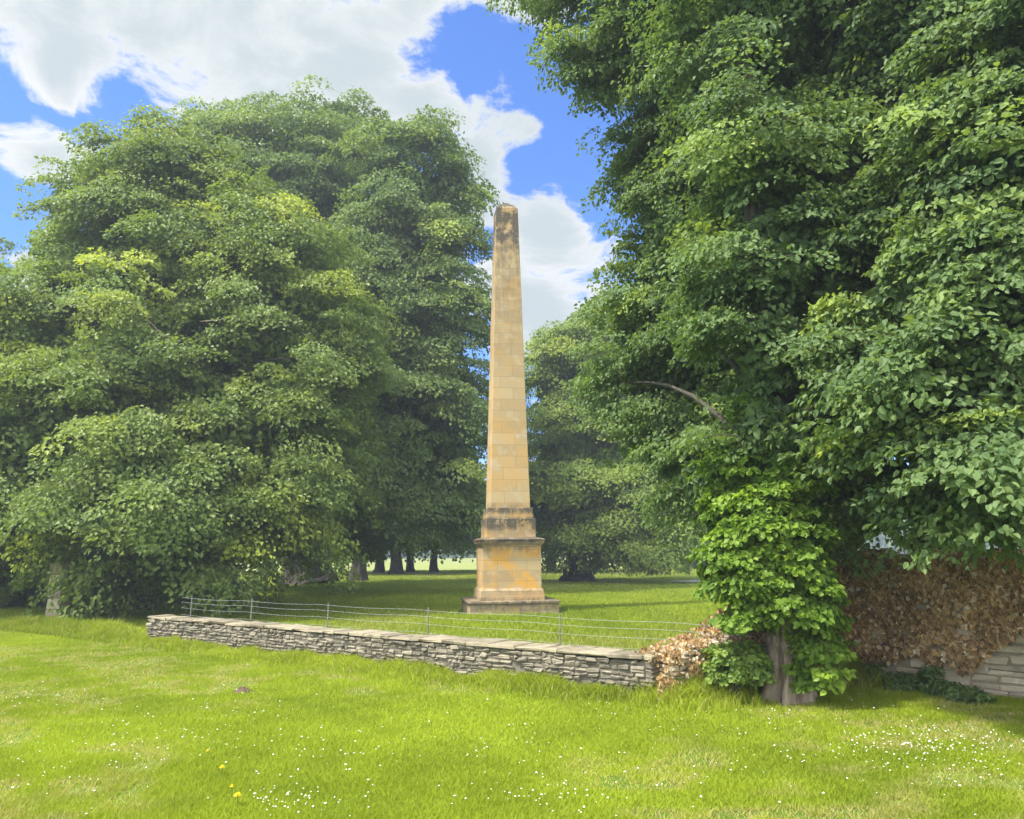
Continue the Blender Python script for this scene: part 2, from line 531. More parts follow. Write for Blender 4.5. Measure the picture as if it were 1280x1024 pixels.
ob = empty("obelisk", (OB[0], OB[1], 0))
tag(ob, "tall tapering golden sandstone obelisk standing on a stepped pedestal in the field", "obelisk")


def opart(name, blocks, mat):
    m = MB()
    for b in blocks: frustum(m, *b)
    o = bpy.data.objects.new(name, m.mesh()); o.data.materials.append(mat)
    COL.objects.link(o); o.parent = ob
    return o


opart("plinth", [(2.44, 2.44, -.15, .285), (2.52, 2.52, .285, .345)],
      obelisk_mat("plinth_stone", [(.1, .34, .9)], .29, .7, .2, .75, .9))
opart("base_course", [(1.80, 1.76, .345, .60), (1.76, 1.68, .60, .665)],
      obelisk_mat("base_stone", [(.45, .66, .5), (.5, .36, .6)], .5, 1.1, .3, .25))
opart("pedestal", [(1.64, 1.64, .665, 1.80)], obelisk_mat("pedestal_stone", [(1.35, 1.85, .5), (.4, .0, .2)], .285, .82, 1.0))
opart("cornice", [(1.67, 1.67, 1.80, 1.845), (1.72, 1.78, 1.845, 1.90), (1.81, 1.81, 1.90, 1.955), (1.85, 1.87, 1.955, 2.00), (1.87, 1.62, 2.00, 2.05)],
      obelisk_mat("cornice_stone", [(1.80, 2.05, 1.5)], .5, 1.2, .2, .55))
opart("upper_block", [(1.40, 1.40, 2.05, 2.585)], obelisk_mat("upper_block_stone", [(2.1, 2.55, 1.8)], .27, .9, .6, .3))
opart("shaft_base", [(1.30, 1.27, 2.585, 2.885)], obelisk_mat("shaft_base_stone", [(2.6, 2.88, 1.5), (2.68, 2.58, .7)], .35, .8, .5, .2))
opart("shaft", [(1.14, .665, 2.885, 12.02)], obelisk_mat("shaft_stone", [(6.0, 11.5, .5), (10.4, 12.05, 1.15), (3.1, 2.8, .6)], .335, .74, .35))
opart("pyramidion", [(.655, .50, 12.02, 12.14), (.50, .20, 12.14, 12.27), (.20, .04, 12.27, 12.33)],
      obelisk_mat("pyramidion_stone", [(11.0, 12.1, 1.3)], .2, .6, .1, .6))
ob.rotation_euler = (0, 0, OANG)

# ------------------------------------------------------------------ walls


def block(m, c, ax, ay, lx, ly, lz, rng, jit=.012, ch=.014, tint=None):
    """one rough stone: a chamfered box with jittered corners. c = centre of its foot"""
    hx, hy = lx / 2, ly / 2
    ch = min(ch, lx * .25, lz * .3)
    V = []
    for z, s in ((0, ch), (ch, 0), (lz - ch, 0), (lz, ch)):
        for px, py in ((-hx + s, -hy + s), (hx - s, -hy + s), (hx - s, hy - s), (-hx + s, hy - s)):
            V.append((px, py, z))
    V = np.array(V)
    J = rng.normal(size=(4, 3)) * jit; J2 = rng.normal(size=(4, 3)) * jit
    for k in range(4):
        V[k::4] += np.where(np.arange(4)[:, None] < 2, J[k], J2[k])
    V += rng.normal(size=V.shape) * jit * .3
    W = np.array([c[0], c[1], c[2]]) + V[:, :1] * np.array([*ax, 0]) + V[:, 1:2] * np.array([*ay, 0]) + V[:, 2:] * np.array([0, 0, 1])
    f = [(3, 2, 1, 0), (12, 13, 14, 15)]
    for r in range(3):
        f += [(r * 4 + i, r * 4 + (i + 1) % 4, r * 4 + 4 + (i + 1) % 4, r * 4 + 4 + i) for i in range(4)]
    m.add(W, f, rng.random() if tint is None else tint)


def stone_run(m, a, b, h0, h1, thick, rng, ch=(.034, .070), ln=(.06, .20), core=True, jit=.012, z0=-.08):
    a = np.asarray(a, float); b = np.asarray(b, float); L = np.linalg.norm(b - a); ax = (b - a) / L; ay = np.array([-ax[1], ax[0]])
    z = z0
    top = max(h0, h1)
    while z < top - .02:
        hh = rng.uniform(*ch); s = -rng.uniform(0, .1)
        while s < L:
            l = rng.uniform(*ln)
            if rng.random() < .06: l *= 1.5
            mid = np.clip((s + l / 2) / L, 0, 1)
            lim = h0 + (h1 - h0) * mid
            e0, e1 = max(s, 0), min(s + l, L)
            if z < lim - .02 and e1 - e0 > .04:
                p = a + ax * (e0 + e1) / 2
                hs = min(hh, lim - z)
                two = rng.random() < .18 and hs > .06
                t2 = thick + rng.normal() * .022
                if two:
                    block(m, (*p, z), ax, ay, e1 - e0 - .014, t2, hs * .5 - .008, rng, jit * .7)
                    block(m, (*p, z + hs * .5), ax, ay, e1 - e0 - .018, t2 + .01, hs * .5 - .010, rng, jit * .7)
                else:
                    block(m, (*p, z), ax, ay, e1 - e0 - .014, t2, hs - .010, rng, jit)
            s += l
        z += hh
    return a, b, ax, ay


def core_box(m, a, b, h0, h1, thick):
    a = np.asarray(a, float); b = np.asarray(b, float); ax = (b - a) / np.linalg.norm(b - a); ay = np.array([-ax[1], ax[0]]) * thick / 2
    V = [(*(a - ay), -.1), (*(b - ay), -.1), (*(b + ay), -.1), (*(a + ay), -.1), (*(a - ay), h0), (*(b - ay), h1), (*(b + ay), h1), (*(a + ay), h0)]
    m.add(V, [(3, 2, 1, 0), (4, 5, 6, 7), (0, 1, 5, 4), (1, 2, 6, 5), (2, 3, 7, 6), (3, 0, 4, 7)], mi=1)


def wall_things():
    rng = np.random.default_rng(31)
    w = empty("dry_stone_wall", (*((WA + WB) / 2), 0))
    tag(w, "low grey dry-stone wall with pale flat coping along the lawn's far edge", "wall")
    m = MB()
    stone_run(m, WA, WB, .44, .44, .40, rng, jit=.0075)
    core_box(m, WA + WDIR * .06, WB - WDIR * .02, .41, .41, .36)
    link("stonework", m.mesh(), [WALLSTONE, MORTAR], w)
    m = MB(); s = 0; L = np.linalg.norm(WB - WA); ay = np.array([-WDIR[1], WDIR[0]])
    while s < L:
        l = rng.uniform(.16, .46)
        l = min(l, L - s)
        if l > .08:
            block(m, (*(WA + WDIR * (s + l / 2)), .440 + rng.normal() * .003), WDIR, ay, l - .006, .42 + rng.normal() * .018, .048 + rng.normal() * .004, rng, .006, .012)
        s += l
    link("coping", m.mesh(), COPESTONE, w)
    # the ramp and the tall wall are one wall
    t = empty("ivy_covered_wall", (4.35, 10.95, 0))
    tag(t, "tall pale stone wall covered in withered brown ivy on the right", "wall")
    m = MB()
    segs = [(RAMP[0], RAMP[1], .48, .68), (RAMP[1], RAMP[2], .68, 1.15), (RAMP[2], RAMP[3], 1.15, 1.56), (RAMP[3], TALL_END, 1.58, 1.60)]
    for i, (a, b, h0, h1) in enumerate(segs):
        stone_run(m, a, b, h0, h1, .42, rng, *(((.05, .09), (.1, .3)) if i < 2 else ((.10, .19), (.22, .62))), jit=.010)
        q = np.asarray(a) + (np.asarray(b) - np.asarray(a)) * (.35 if i == 0 else 0)
        core_box(m, q, b, h0 - .05, h1 - .05, .38)
    link("stonework", m.mesh(), [TALLSTONE, PALE_MORTAR], t)
    # withered ivy: leaves overlapping down the face and along the top
    PP, TT, NN, SS, YY, TI = [], [], [], [], [], []
    for a, b, h0, h1, dens in [(*segs[0], 3400), (*segs[1], 3400), (*segs[2], 3400), (*segs[3], 5200)]:
        a = np.asarray(a); b = np.asarray(b); L = np.linalg.norm(b - a); ax = (b - a) / L; nr = np.array([ax[1], -ax[0]])
        n = int(L * dens)
        u = rng.random(n); u = u * (1 + (.22 / L if h0 < .5 else 0)) - (.22 / L if h0 < .5 else 0); s = u * L
        top = h0 + (h1 - h0) * u
        if dens > 4000:
            edge = .20 + .13 * np.minimum(s, 2.6) + .42 * (vnoise(s, s * 0 + 3, .55, 71) - .4) + .30 * (vnoise(s, s * 0, .16, 72) - .5)
        else:
            edge = top - .16 - .5 * vnoise(s, s * 0, .3, 73) - (.9 if h0 > .6 else 0)
        z = edge + (top + .07 - edge) * rng.random(n) ** .9
        if dens < 4000: z = np.where(rng.random(n) < .35, top + .02 + .07 * rng.random(n), z)
        z = np.maximum(z, .08)
        k = rng.random(n) < .45 + 1.0 * vnoise(s, z, .22, 74)
        gap = (vnoise(s, z, .16, 75) > .74) & (rng.random(n) < .85)
        k &= ~gap
        s, z, top, u = s[k], z[k], top[k], u[k]; n = len(s)
        out = .22 + .05 * vnoise(s, z, .35, 76) + .05 * rng.random(n)
        over = np.clip((z - top) / .05, 0, 1)
        out = np.where(z > top - .02, (rng.random(n) - .45) * .6, out)
        P = np.stack([a[0] + ax[0] * s + nr[0] * out, a[1] + ax[1] * s + nr[1] * out, z], 1)
        r = rng.normal(size=(n, 3))
        T = unit(np.stack([ax[0] * r[:, 0] * .5 + nr[0] * .25, ax[1] * r[:, 0] * .5 + nr[1] * .25, -1 + .45 * r[:, 1]], 1))
        N = unit(np.stack([np.full(n, nr[0]), np.full(n, nr[1]), np.full(n, .35)], 1) + .85 * rng.normal(size=(n, 3)))
        PP.append(P); TT.append(T); NN.append(N); SS.append((.045 if dens > 4000 else .032) + (.035 if dens > 4000 else .025) * rng.random(n))
        TI.append(np.clip(.05 + .5 * vnoise(s, z, .25, 77) + .9 * (rng.random(n) - .35), 0, 1)); YY.append((rng.random(n) < .13) * .9)
    V, polys, k = leaves(np.concatenate(PP), np.concatenate(TT), np.concatenate(NN), np.concatenate(SS), .9)
    link("ivy", build(V, polys, {"tint": np.repeat(np.concatenate(TI), k), "young": np.repeat(np.concatenate(YY), k)}), DEADIVY, t)


# ------------------------------------------------------------------ leaves and trees


def leaves(P, T, N, size, wr=.72, near=False):
    """leaf blades from base points P, tip directions T and normals N"""
    side = unit(np.cross(N, T)); N2 = np.cross(T, side)
    S_ = np.asarray(size)[:, None]; n = len(P)
    if near:
        V = np.stack([P, P + T * S_ * .22 + side * S_ * wr * .46 + N2 * S_ * .12, P + T * S_ * .66 + side * S_ * wr * .40 + N2 * S_ * .06, P + T * S_ - N2 * S_ * .14,
                      P + T * S_ * .66 - side * S_ * wr * .40 + N2 * S_ * .06, P + T * S_ * .22 - side * S_ * wr * .46 + N2 * S_ * .12], 1).reshape(-1, 3)
        i = np.arange(n)[:, None, None] * 6
        f = (i + np.array([[[0, 3, 2, 1], [0, 5, 4, 3]]])).reshape(-1, 4)
        return V, [f], 2
    V = np.stack([P, P + T * S_ * .42 + side * S_ * wr * .5 + N2 * S_ * .10, P + T * S_ - N2 * S_ * .12, P + T * S_ * .42 - side * S_ * wr * .5 + N2 * S_ * .10], 1).reshape(-1, 3)
    return V, [np.arange(n)[:, None] * 4 + np.array([[0, 1, 2, 3]])], 1


def sphere_dirs(n, rng):
    return unit(rng.normal(size=(n, 3)))


def crown_data(rng, C, R, n_clump, sprays, per_spray, leaf, clump_r, spray_len, droop=.55, inner=.3, young=.25, shell=(.70, 1.10), low=-.75, zmin=.06):
    """leafy sprays massed in clumps over the surface of overlapping lobes.  Returns leaf arrays and the clump centres."""
    C = np.asarray(C, float); R = np.asarray(R, float)
    wt = (R[:, 0] * R[:, 1] + R[:, 0] * R[:, 2] + R[:, 1] * R[:, 2]); wt = wt / wt.sum()
    li, cc, oo = [], [], []
    got = 0
    while got < n_clump:
        m = n_clump * 2
        i = rng.choice(len(C), m, p=wt); d = sphere_dirs(m, rng)
        d = d[:]; keep = d[:, 2] > low
        u = rng.uniform(*shell, m)
        p = C[i] + R[i] * d * u[:, None]
        q = np.linalg.norm((p[:, None] - C[None]) / R[None], axis=2)
        q[np.arange(m), i] = 9
        keep &= (q.min(1) > .80) | (rng.random(m) < .12)
        keep &= p[:, 2] > .35
        p, o, i = p[keep], unit(d[keep] / R[i[keep]]), i[keep]
        cc.append(p); oo.append(o); li.append(i); got += len(p)
    c = np.concatenate(cc)[:n_clump]; o = np.concatenate(oo)[:n_clump]
    cy = np.clip(rng.normal(0, 1, n_clump) * .5 - .35, 0, 1) * young * 2
    ct = rng.random(n_clump)
    rc = clump_r * rng.uniform(.6, 1.35, n_clump)
    # sprays
    k = np.repeat(np.arange(n_clump), sprays); ns = len(k)
    b = c[k] + sphere_dirs(ns, rng) * (rc[k] * rng.random(ns) ** .4)[:, None] * np.array([1, 1, .62])
    h = o[k] * np.array([1, 1, .35]) + rng.normal(size=(ns, 3)) * np.array([.55, .55, .22]); h[:, 2] += .08
    ax = unit(h); L = spray_len * rng.uniform(.6, 1.4, ns)
    lat = unit(np.cross(ax, np.tile([0, 0, 1.0], (ns, 1)))); up = np.cross(lat, ax)
    sy = np.clip(cy[k] + rng.normal(0, .10, ns), 0, 1) * (rng.random(ns) < .8)
    # leaves
    j = np.repeat(np.arange(ns), per_spray); nl = len(j)
    s = rng.random(nl) ** .8; w = rng.uniform(-1, 1, nl) * (.22 + .38 * np.sin(np.pi * np.clip(s, 0, 1) ** .7))
    P = b[j] + ax[j] * (L[j] * s)[:, None] + lat[j] * (L[j] * w)[:, None] + rng.normal(size=(nl, 3)) * (.05 * L[j])[:, None]
    P[:, 2] -= droop * L[j] * (s ** 2 * .8 + w ** 2 * .9)
    T = unit(ax[j] * .55 + lat[j] * (np.sign(w) * .5)[:, None] + np.array([0, 0, -.55]) + rng.normal(size=(nl, 3)) * .35)
    N = unit(np.array([0, 0, .60]) + ax[j] * .35 + o[k][j] * .55 + rng.normal(size=(nl, 3)) * .48)
    sz = leaf * rng.uniform(.65, 1.3, nl)
    ti = np.clip(.45 * ct[k][j] + .55 * rng.random(nl) + rng.normal(0, .1, ns)[j], 0, 1)
    yo = np.clip(sy[j] * (.5 + .7 * s), 0, 1)
    # inner leaves keep the crown from being hollow
    ni = int(nl * inner)
    i = rng.choice(len(C), ni, p=wt); d = sphere_dirs(ni, rng) * (rng.random(ni) ** .45 * .80)[:, None]
    Pi = C[i] + R[i] * d; kk = Pi[:, 2] > .5; Pi = Pi[kk]; ni = len(Pi)
    P = np.concatenate([P, Pi]); T = np.concatenate([T, unit(rng.normal(size=(ni, 3)) + [0, 0, -.6])]); N = np.concatenate([N, unit(rng.normal(size=(ni, 3)) + [0, 0, .6])])
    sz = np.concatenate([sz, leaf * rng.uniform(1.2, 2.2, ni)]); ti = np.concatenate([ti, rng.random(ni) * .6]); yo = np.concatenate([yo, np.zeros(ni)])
    ok = P[:, 2] > zmin + .25 * rng.random(len(P)) * (zmin > .1)
    return (P[ok], T[ok], N[ok], sz[ok], ti[ok], yo[ok]), c, (b, ax, L, droop)


def crown_mesh(data, near=False, wr=.74):
    P, T, N, sz, ti, yo = data
    V, polys, k = leaves(P, T, N, sz, wr, near)
    return build(V, polys, {"tint": np.repeat(ti, k), "young": np.repeat(yo, k)})


def trunk_mesh(rng, base, top, r0, r1, clumps, limbs=40, flare=1.6, sprays=None, twig_n=0, lobes=5, rib=.05):
    m = MB()
    base = np.asarray(base, float); top = np.asarray(top, float)
    n = 26; t = np.linspace(0, 1, n) ** 2.0
    wob = np.cumsum(rng.normal(size=(n, 3)) * [.02, .02, 0], 0) * r0 * 3; wob[0] = 0
    path = base + (top - base) * t[:, None] + wob
    path[0, 2] -= .12
    rad = r0 + (r1 - r0) * t + r0 * (flare - 1) * np.exp(-(path[:, 2] - base[2]) / (r0 * 1.3))
    amp = rib + .16 * np.exp(-(path[:, 2] - base[2]) / (r0 * 2.5))
    m.tube(path, rad, 36, lobes, amp, seed=rng.random() * 6)
    if clumps is not None and len(clumps):
        for i in rng.choice(len(clumps), min(limbs, len(clumps)), replace=False):
            e = clumps[i]
            hz = max(base[2] + (top[2] - base[2]) * .12, min(top[2], e[2] - np.hypot(*(e[:2] - base[:2])) * rng.uniform(.25, .6)))
            f = np.clip((hz - base[2]) / (top[2] - base[2]), 0, 1)
            s = base + (top - base) * f
            d = np.linalg.norm(e - s)
            tt = np.linspace(0, 1, 7)[:, None]
            bow = np.array([0, 0, 1.0]) * (np.sin(tt * np.pi) * d * .12)
            p = s + (e - s) * tt + bow + np.cumsum(rng.normal(size=(7, 3)) * d * .012, 0) * np.minimum(tt * 4, 1)
            ra = min(r0 * .26, .03 + d * .014)
            m.tube(p, np.linspace(ra, .012, 7), 6)
    if sprays is not None and twig_n:
        b, ax, L, dr = sprays
        for i in rng.choice(len(b), min(twig_n, len(b)), replace=False):
            tt = np.linspace(-.25, .85, 4)[:, None]
            p = b[i] + ax[i] * L[i] * tt; p[:, 2] -= dr * L[i] * (tt[:, 0] ** 2) * .8
            m.tube(p, [.009, .007, .005, .002], 4, cap=False)
    return m.mesh(True)


def lobe_list(items):
    """(px, py, rx_px, rz_px, y, ry_m or None): lobes of a crown given where they show in the photograph and how far off they stand"""
    C, R = [], []
    for it in items:
        px, py, rx, rz, y = it[:5]
        c = at(px, py, y); s = np.linalg.norm(c - EYE) / 1000 * .98
        C.append(c); R.append((rx * s, (it[5] if len(it) > 5 else rx * s * .9), rz * s))
    return np.array(C), np.array(R)


def tree(label, lobes, base, top_z, r0, mat, seed, n_clump, sprays, per_spray, leaf, clump_r, spray_len, near=False, bark=BARK, name="lime_tree",
         group=None, lean=(0, 0), limbs=40, twigs=0, flare=1.6, lobes_n=5, rib=.05, **kw):
    rng = np.random.default_rng(seed)
    C, R = lobes
    t = empty(name, tuple(base)); tag(t, label, "tree", group)
    data, cl, sp = crown_data(rng, C, R, n_clump, sprays, per_spray, leaf, clump_r, spray_len, **kw)
    link("crown", crown_mesh(data, near), mat, t)
    top = np.array([base[0] + lean[0], base[1] + lean[1], top_z])
    link("trunk", trunk_mesh(rng, base, top, r0, r0 * .25, cl, limbs, flare, sp, twigs, lobes_n, rib), bark, t)
    return t, cl


# ---- left: the big front lime
Y = 26
B = lobe_list([(225, 300, 120, 120, Y), (335, 330, 90, 90, Y - 1), (125, 335, 88, 75, Y), (75, 305, 34, 30, Y), (200, 222, 70, 55, Y), (225, 440, 200, 120, Y),
               (350, 440, 95, 110, Y - 2), (110, 490, 140, 110, Y - 2), (285, 560, 140, 110, Y - 3), (110, 570, 140, 90, Y - 4), (210, 650, 110, 85, Y - 5),
               (10, 590, 100, 70, Y - 4), (375, 570, 50, 70, Y - 2), (300, 640, 85, 62, Y - 4), (185, 695, 50, 50, Y - 5), (-60, 500, 120, 120, Y), (-6, 660, 28, 40, Y - 4), (365, 640, 26, 34, Y - 4), (116, 664, 30, 20, 20.5, .4)])
gb = on_ground(236, 752)
front_left, cl = tree("broad lime tree at the front left, its drooping light green boughs almost touching the bank",
                      B, np.array([gb[0], 24.5, 0]), 13.0, .55, LIME, 101, 430, 8, 110, .120, .62, 1.05, limbs=70, young=1.0, inner=.3, droop=.8)
# bare sticks that stand out of the crown and in its gaps
for x0, y0, x1, y1, r in ((214, 205, 209, 150, .05), (219, 200, 215, 156, .04)):
    m = MB(); m.tube([at(x0, y0, 25.5), at((x0 + x1) / 2 + 1, (y0 + y1) / 2, 25.5), at(x1, y1, 25.5)], [r, r * .8, r * .4], 6)
    link("snag", m.mesh(True), BARK_PALE, front_left)
for x0, y0, x1, y1, x2, y2 in ((150, 420, 125, 404, 108, 388), (130, 408, 120, 398, 122, 384), (215, 425, 196, 412, 183, 398), (196, 412, 188, 405, 176, 408), (300, 395, 275, 400, 250, 402)):
    m = MB(); m.tube([at(x0, y0, 21.6), at(x1, y1, 21.2), at(x2, y2, 21.0)], [.03, .022, .008], 5)
    link("dead_branch", m.mesh(True), BARK_PALE, front_left)

# ---- dark understorey below the left trees
for px, py, y, w, h, sd_, label in ((60, 720, 27.5, 2.6, 1.5, 160, "large dark bush in the deep shade behind the stone post"), (200, 722, 28.5, 2.8, 1.3, 161, "dark spreading bush under the front lime, between the stone post and the fence"), (-40, 715, 26, 2.2, 1.6, 162, "dark bush at the left edge of the photo below the bluish tree")):
    c = at(px, py, y); c[2] = 0
    Lb = (c + np.array([(0, 0, h * .55), (-w * .55, .3, h * .45), (w * .55, .2, h * .42)]), np.array([(w * .6, .9, h * .6), (w * .5, .8, h * .5), (w * .5, .8, h * .48)]))
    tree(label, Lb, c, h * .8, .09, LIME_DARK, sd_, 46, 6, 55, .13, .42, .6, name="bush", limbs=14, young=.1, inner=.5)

# ---- the darker tree at the frame's left edge
A = lobe_list([(15, 430, 75, 75, 34), (-70, 400, 90, 110, 34), (30, 530, 90, 90, 34), (-60, 560, 110, 120, 34), (70, 430, 40, 50, 33), (20, 640, 110, 70, 33), (-30, 690, 90, 50, 32)])
tree("dark bluish tree half hidden at the left edge behind the front lime", A, np.array([-24.0, 34.5, 0]), 11.5, .5, LIME_DARK, 102, 110, 8, 75, .17, 1.2, 1.5, limbs=20, young=.1)

# ---- the two tall limes behind
Y = 37
C1 = lobe_list([(370, 215, 95, 78, Y), (425, 172, 52, 52, Y), (345, 165, 40, 34, Y), (305, 185, 46, 40, Y), (300, 230, 60, 80, Y), (400, 300, 70, 80, Y), (360, 420, 110, 130, Y), (380, 560, 100, 110, Y), (395, 640, 66, 50, Y - 2)])
g1 = on_ground(388, 731)
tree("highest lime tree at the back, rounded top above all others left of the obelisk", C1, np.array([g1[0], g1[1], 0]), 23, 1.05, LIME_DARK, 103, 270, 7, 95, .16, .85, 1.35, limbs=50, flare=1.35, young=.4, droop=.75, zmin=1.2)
Y = 33
C2 = lobe_list([(512, 250, 58, 76, Y), (505, 180, 36, 32, Y), (565, 232, 28, 22, Y), (548, 290, 42, 46, Y), (536, 375, 54, 80, Y), (480, 380, 60, 100, Y), (556, 470, 44, 70, Y), (495, 520, 88, 90, Y),
                (560, 560, 52, 70, Y), (470, 600, 66, 62, Y), (530, 630, 66, 36, Y), (585, 625, 18, 44, Y)])
g2 = on_ground(447, 727)
tree("tall loose lime tree whose ragged right side reaches the obelisk", C2, np.array([g2[0], g2[1], 0]), 17.5, .42, LIME_DARK, 104, 250, 7, 90, .15, .7, 1.2, limbs=50, young=.6, droop=.8, inner=.12, zmin=1.25, lean=(2.0, -1))

# ---- row of limes across the park, seen under the canopy (one build, copied)
rng = np.random.default_rng(7)
Ca = np.array([(0, 0, 5.5), (1.5, .5, 4.2), (-1.6, .3, 4.4), (.2, 1, 8.0), (0, -1, 3.6)]); Ra = np.array([(3.6, 3.6, 3.6), (2.6, 2.6, 2.4), (2.6, 2.6, 2.4), (2.6, 2.6, 3), (2.8, 2.4, 2.0)])
first = None
for i, (px, py, sc, label) in enumerate(((473, 717, 1.1, "avenue lime with a slim dark trunk, leftmost of the distant row"), (494, 718, 1.35, "avenue lime with the thickest dark trunk of the distant row"),
                                         (513, 716, .95, "avenue lime with a thin dark trunk, third in the distant row"), (543, 716, .9, "avenue lime standing by itself nearest the obelisk in the distant row"),
                                         (690, 716, 1.0, "small distant lime seen just right of the pedestal, behind the field tree"))):
    p = on_ground(px, py)
    if first is None:
        first, _ = tree(label, (Ca, Ra), np.zeros(3), 8.5, .34, LIME_DARK, 110, 70, 7, 60, .30, .9, 1.3, flare=1.3, name="avenue_tree", group="distant row of limes", limbs=15, young=.15, zmin=1.2)
        o = first
    else:
        o = first.copy(); COL.objects.link(o); o['label'] = label
        for ch in [c for c in COL.objects if c.parent == first]:
            d = ch.copy(); COL.objects.link(d); d.parent = o
    o.location = (p[0], p[1], 0); o.scale = (sc, sc, 1.05); o.rotation_euler = (0, 0, i * 1.3)

# ---- the field tree right of the obelisk
Y = 44
Dl = lobe_list([(745, 455, 62, 70, Y), (705, 480, 44, 72, Y), (720, 580, 62, 70, Y), (770, 600, 66, 80, Y), (690, 630, 38, 50, Y), (740, 660, 60, 34, Y), (810, 640, 44, 60, Y - 2), (800, 690, 36, 26, Y - 2), (820, 560, 60, 80, Y + 2), (800, 440, 60, 70, Y + 2)])
gd = on_ground(721, 727)
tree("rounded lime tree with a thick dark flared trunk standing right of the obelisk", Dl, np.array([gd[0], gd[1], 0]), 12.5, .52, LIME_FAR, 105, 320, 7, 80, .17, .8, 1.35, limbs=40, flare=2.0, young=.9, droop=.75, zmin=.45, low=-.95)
# dark trees far behind on the right
for px, y, h, seed, label in ((868, 78, 7, 120, "dark distant tree beyond the gravel path, right of the field tree"), (905, 74, 8.5, 121, "dark distant tree beyond the path, mostly behind the ivied trunk")):
    c = at(px, 700, y); c[2] = 0
    Cq = c + np.array([(0, 0, h * .55), (-1.5, 0, h * .4), (1.5, .5, h * .42), (0, 0, h * .25)]); Rq = np.array([(3, 3, h * .42), (2.4, 2.4, 2.2), (2.4, 2.4, 2.4), (3, 2.5, 1.8)])
    tree(label, (Cq, Rq), c, h * .8, .3, LIME_DARK, seed, 50, 7, 50, .32, 1.0, 1.4, name="broadleaf_tree", limbs=8, young=.05)

# ---- right: the tall lime with the shooting trunk
E = lobe_list([(800, 400, 44, 60, 13.0), (810, 470, 40, 54, 12.8), (835, 560, 34, 40, 12.2), (880, 600, 34, 36, 11.2), (875, 300, 86, 110, 12.5), (925, 150, 100, 120, 13), (800, 75, 46, 40, 12.5), (742, 80, 30, 30, 12.5), (900, 10, 130, 70, 12.5), (865, 190, 66, 60, 13), (940, 420, 100, 110, 12), (860, 430, 66, 76, 12.5),
               (900, 530, 66, 66, 11.8), (870, 510, 40, 46, 12.5), (930, 590, 56, 36, 10.8), (835, 330, 46, 60, 13), (960, 550, 50, 60, 11), (1010, 250, 110, 200, 13.5), (900, -120, 200, 130, 13), (1050, 60, 130, 130, 13.5),
               (945, 50, 70, 90, 9.8, 1.0), (955, 200, 66, 90, 9.4, .8), (962, 330, 60, 76, 9.2, .7), (968, 440, 52, 60, 9.0, .5), (965, 540, 44, 46, 9.0, .4)])
ivied, cl = tree("huge lime tree on the right with a ribbed trunk and leafy shoots around its base", E, np.array([3.06, 9.34, 0]), 11.5, .20, LIME_NEAR, 106, 640, 9, 92, .066, .38, .60, limbs=60, twigs=500, flare=1.30, lobes_n=6, rib=.24,
                 bark=BARK_RIBBED, near=True, young=.35, inner=.45, droop=.55)


def shoots(name, parent, lobes, seed, n_clump, per, leaf, mat, label=None, cat=None, clump_r=.2, spray=.28, young=.5, group=None, sprays=7, **kw):
    rng = np.random.default_rng(seed)
    data, c, sp = crown_data(rng, *lobes, n_clump, sprays, per, leaf, clump_r, spray, young=young, droop=.6, **kw)
    # leaves stay above the ground
    o = link(name, crown_mesh(data, True, .9), mat, parent)
    if label: tag(o, label, cat, group)
    return o, c, sp


ST = lobe_list([(948, 655, 40, 46, 9.2, .4), (985, 680, 28, 50, 9.1, .32), (922, 700, 26, 36, 9.2, .32), (990, 732, 26, 32, 9.0, .3), (944, 738, 28, 30, 9.1, .3), (1024, 790, 13, 30, 9.1, .2), (1027, 830, 13, 24, 9.05, .2), (1004, 745, 20, 20, 8.95, .2), (926, 772, 13, 14, 9.1, .2), (905, 722, 9, 18, 9.2, .2),
                (944, 590, 44, 44, 9.4, .4), (982, 610, 30, 44, 9.2, .3), (960, 535, 36, 40, 9.5, .35), (920, 640, 20, 34, 9.4, .3)])
shoots("shoots", ivied, ST, 130, 250, 28, .064, SHOOT, young=.6, inner=.35, clump_r=.12, spray=.19, shell=(.75, 1.05))
# shrub left of the trunk
SH = lobe_list([(920, 852, 24, 27, 9.2, .22), (914, 834, 17, 20, 9.2, .2), (936, 838, 13, 24, 9.2, .18), (904, 862, 11, 16, 9.2, .18), (932, 867, 10, 12, 9.1, .15)])
p = on_ground(918, 884)
shrub = empty("shrub", (p[0], p[1], 0)); tag(shrub, "rounded light green shrub growing against the left side of the ribbed trunk", "shrub")
_, c, sp = shoots("foliage", shrub, SH, 131, 90, 22, .055, SHRUB, clump_r=.07, spray=.11, young=.5)
rng = np.random.default_rng(5); m = MB()
for e in c[:24]:
    b0 = np.array([p[0] + rng.normal() * .06, p[1] + .15 + rng.normal() * .06, -.03]); m.tube([b0, (b0 + e) / 2 + [0, 0, .08], e], [.012, .009, .004], 5)
link("stem", m.mesh(True), BARK, shrub)

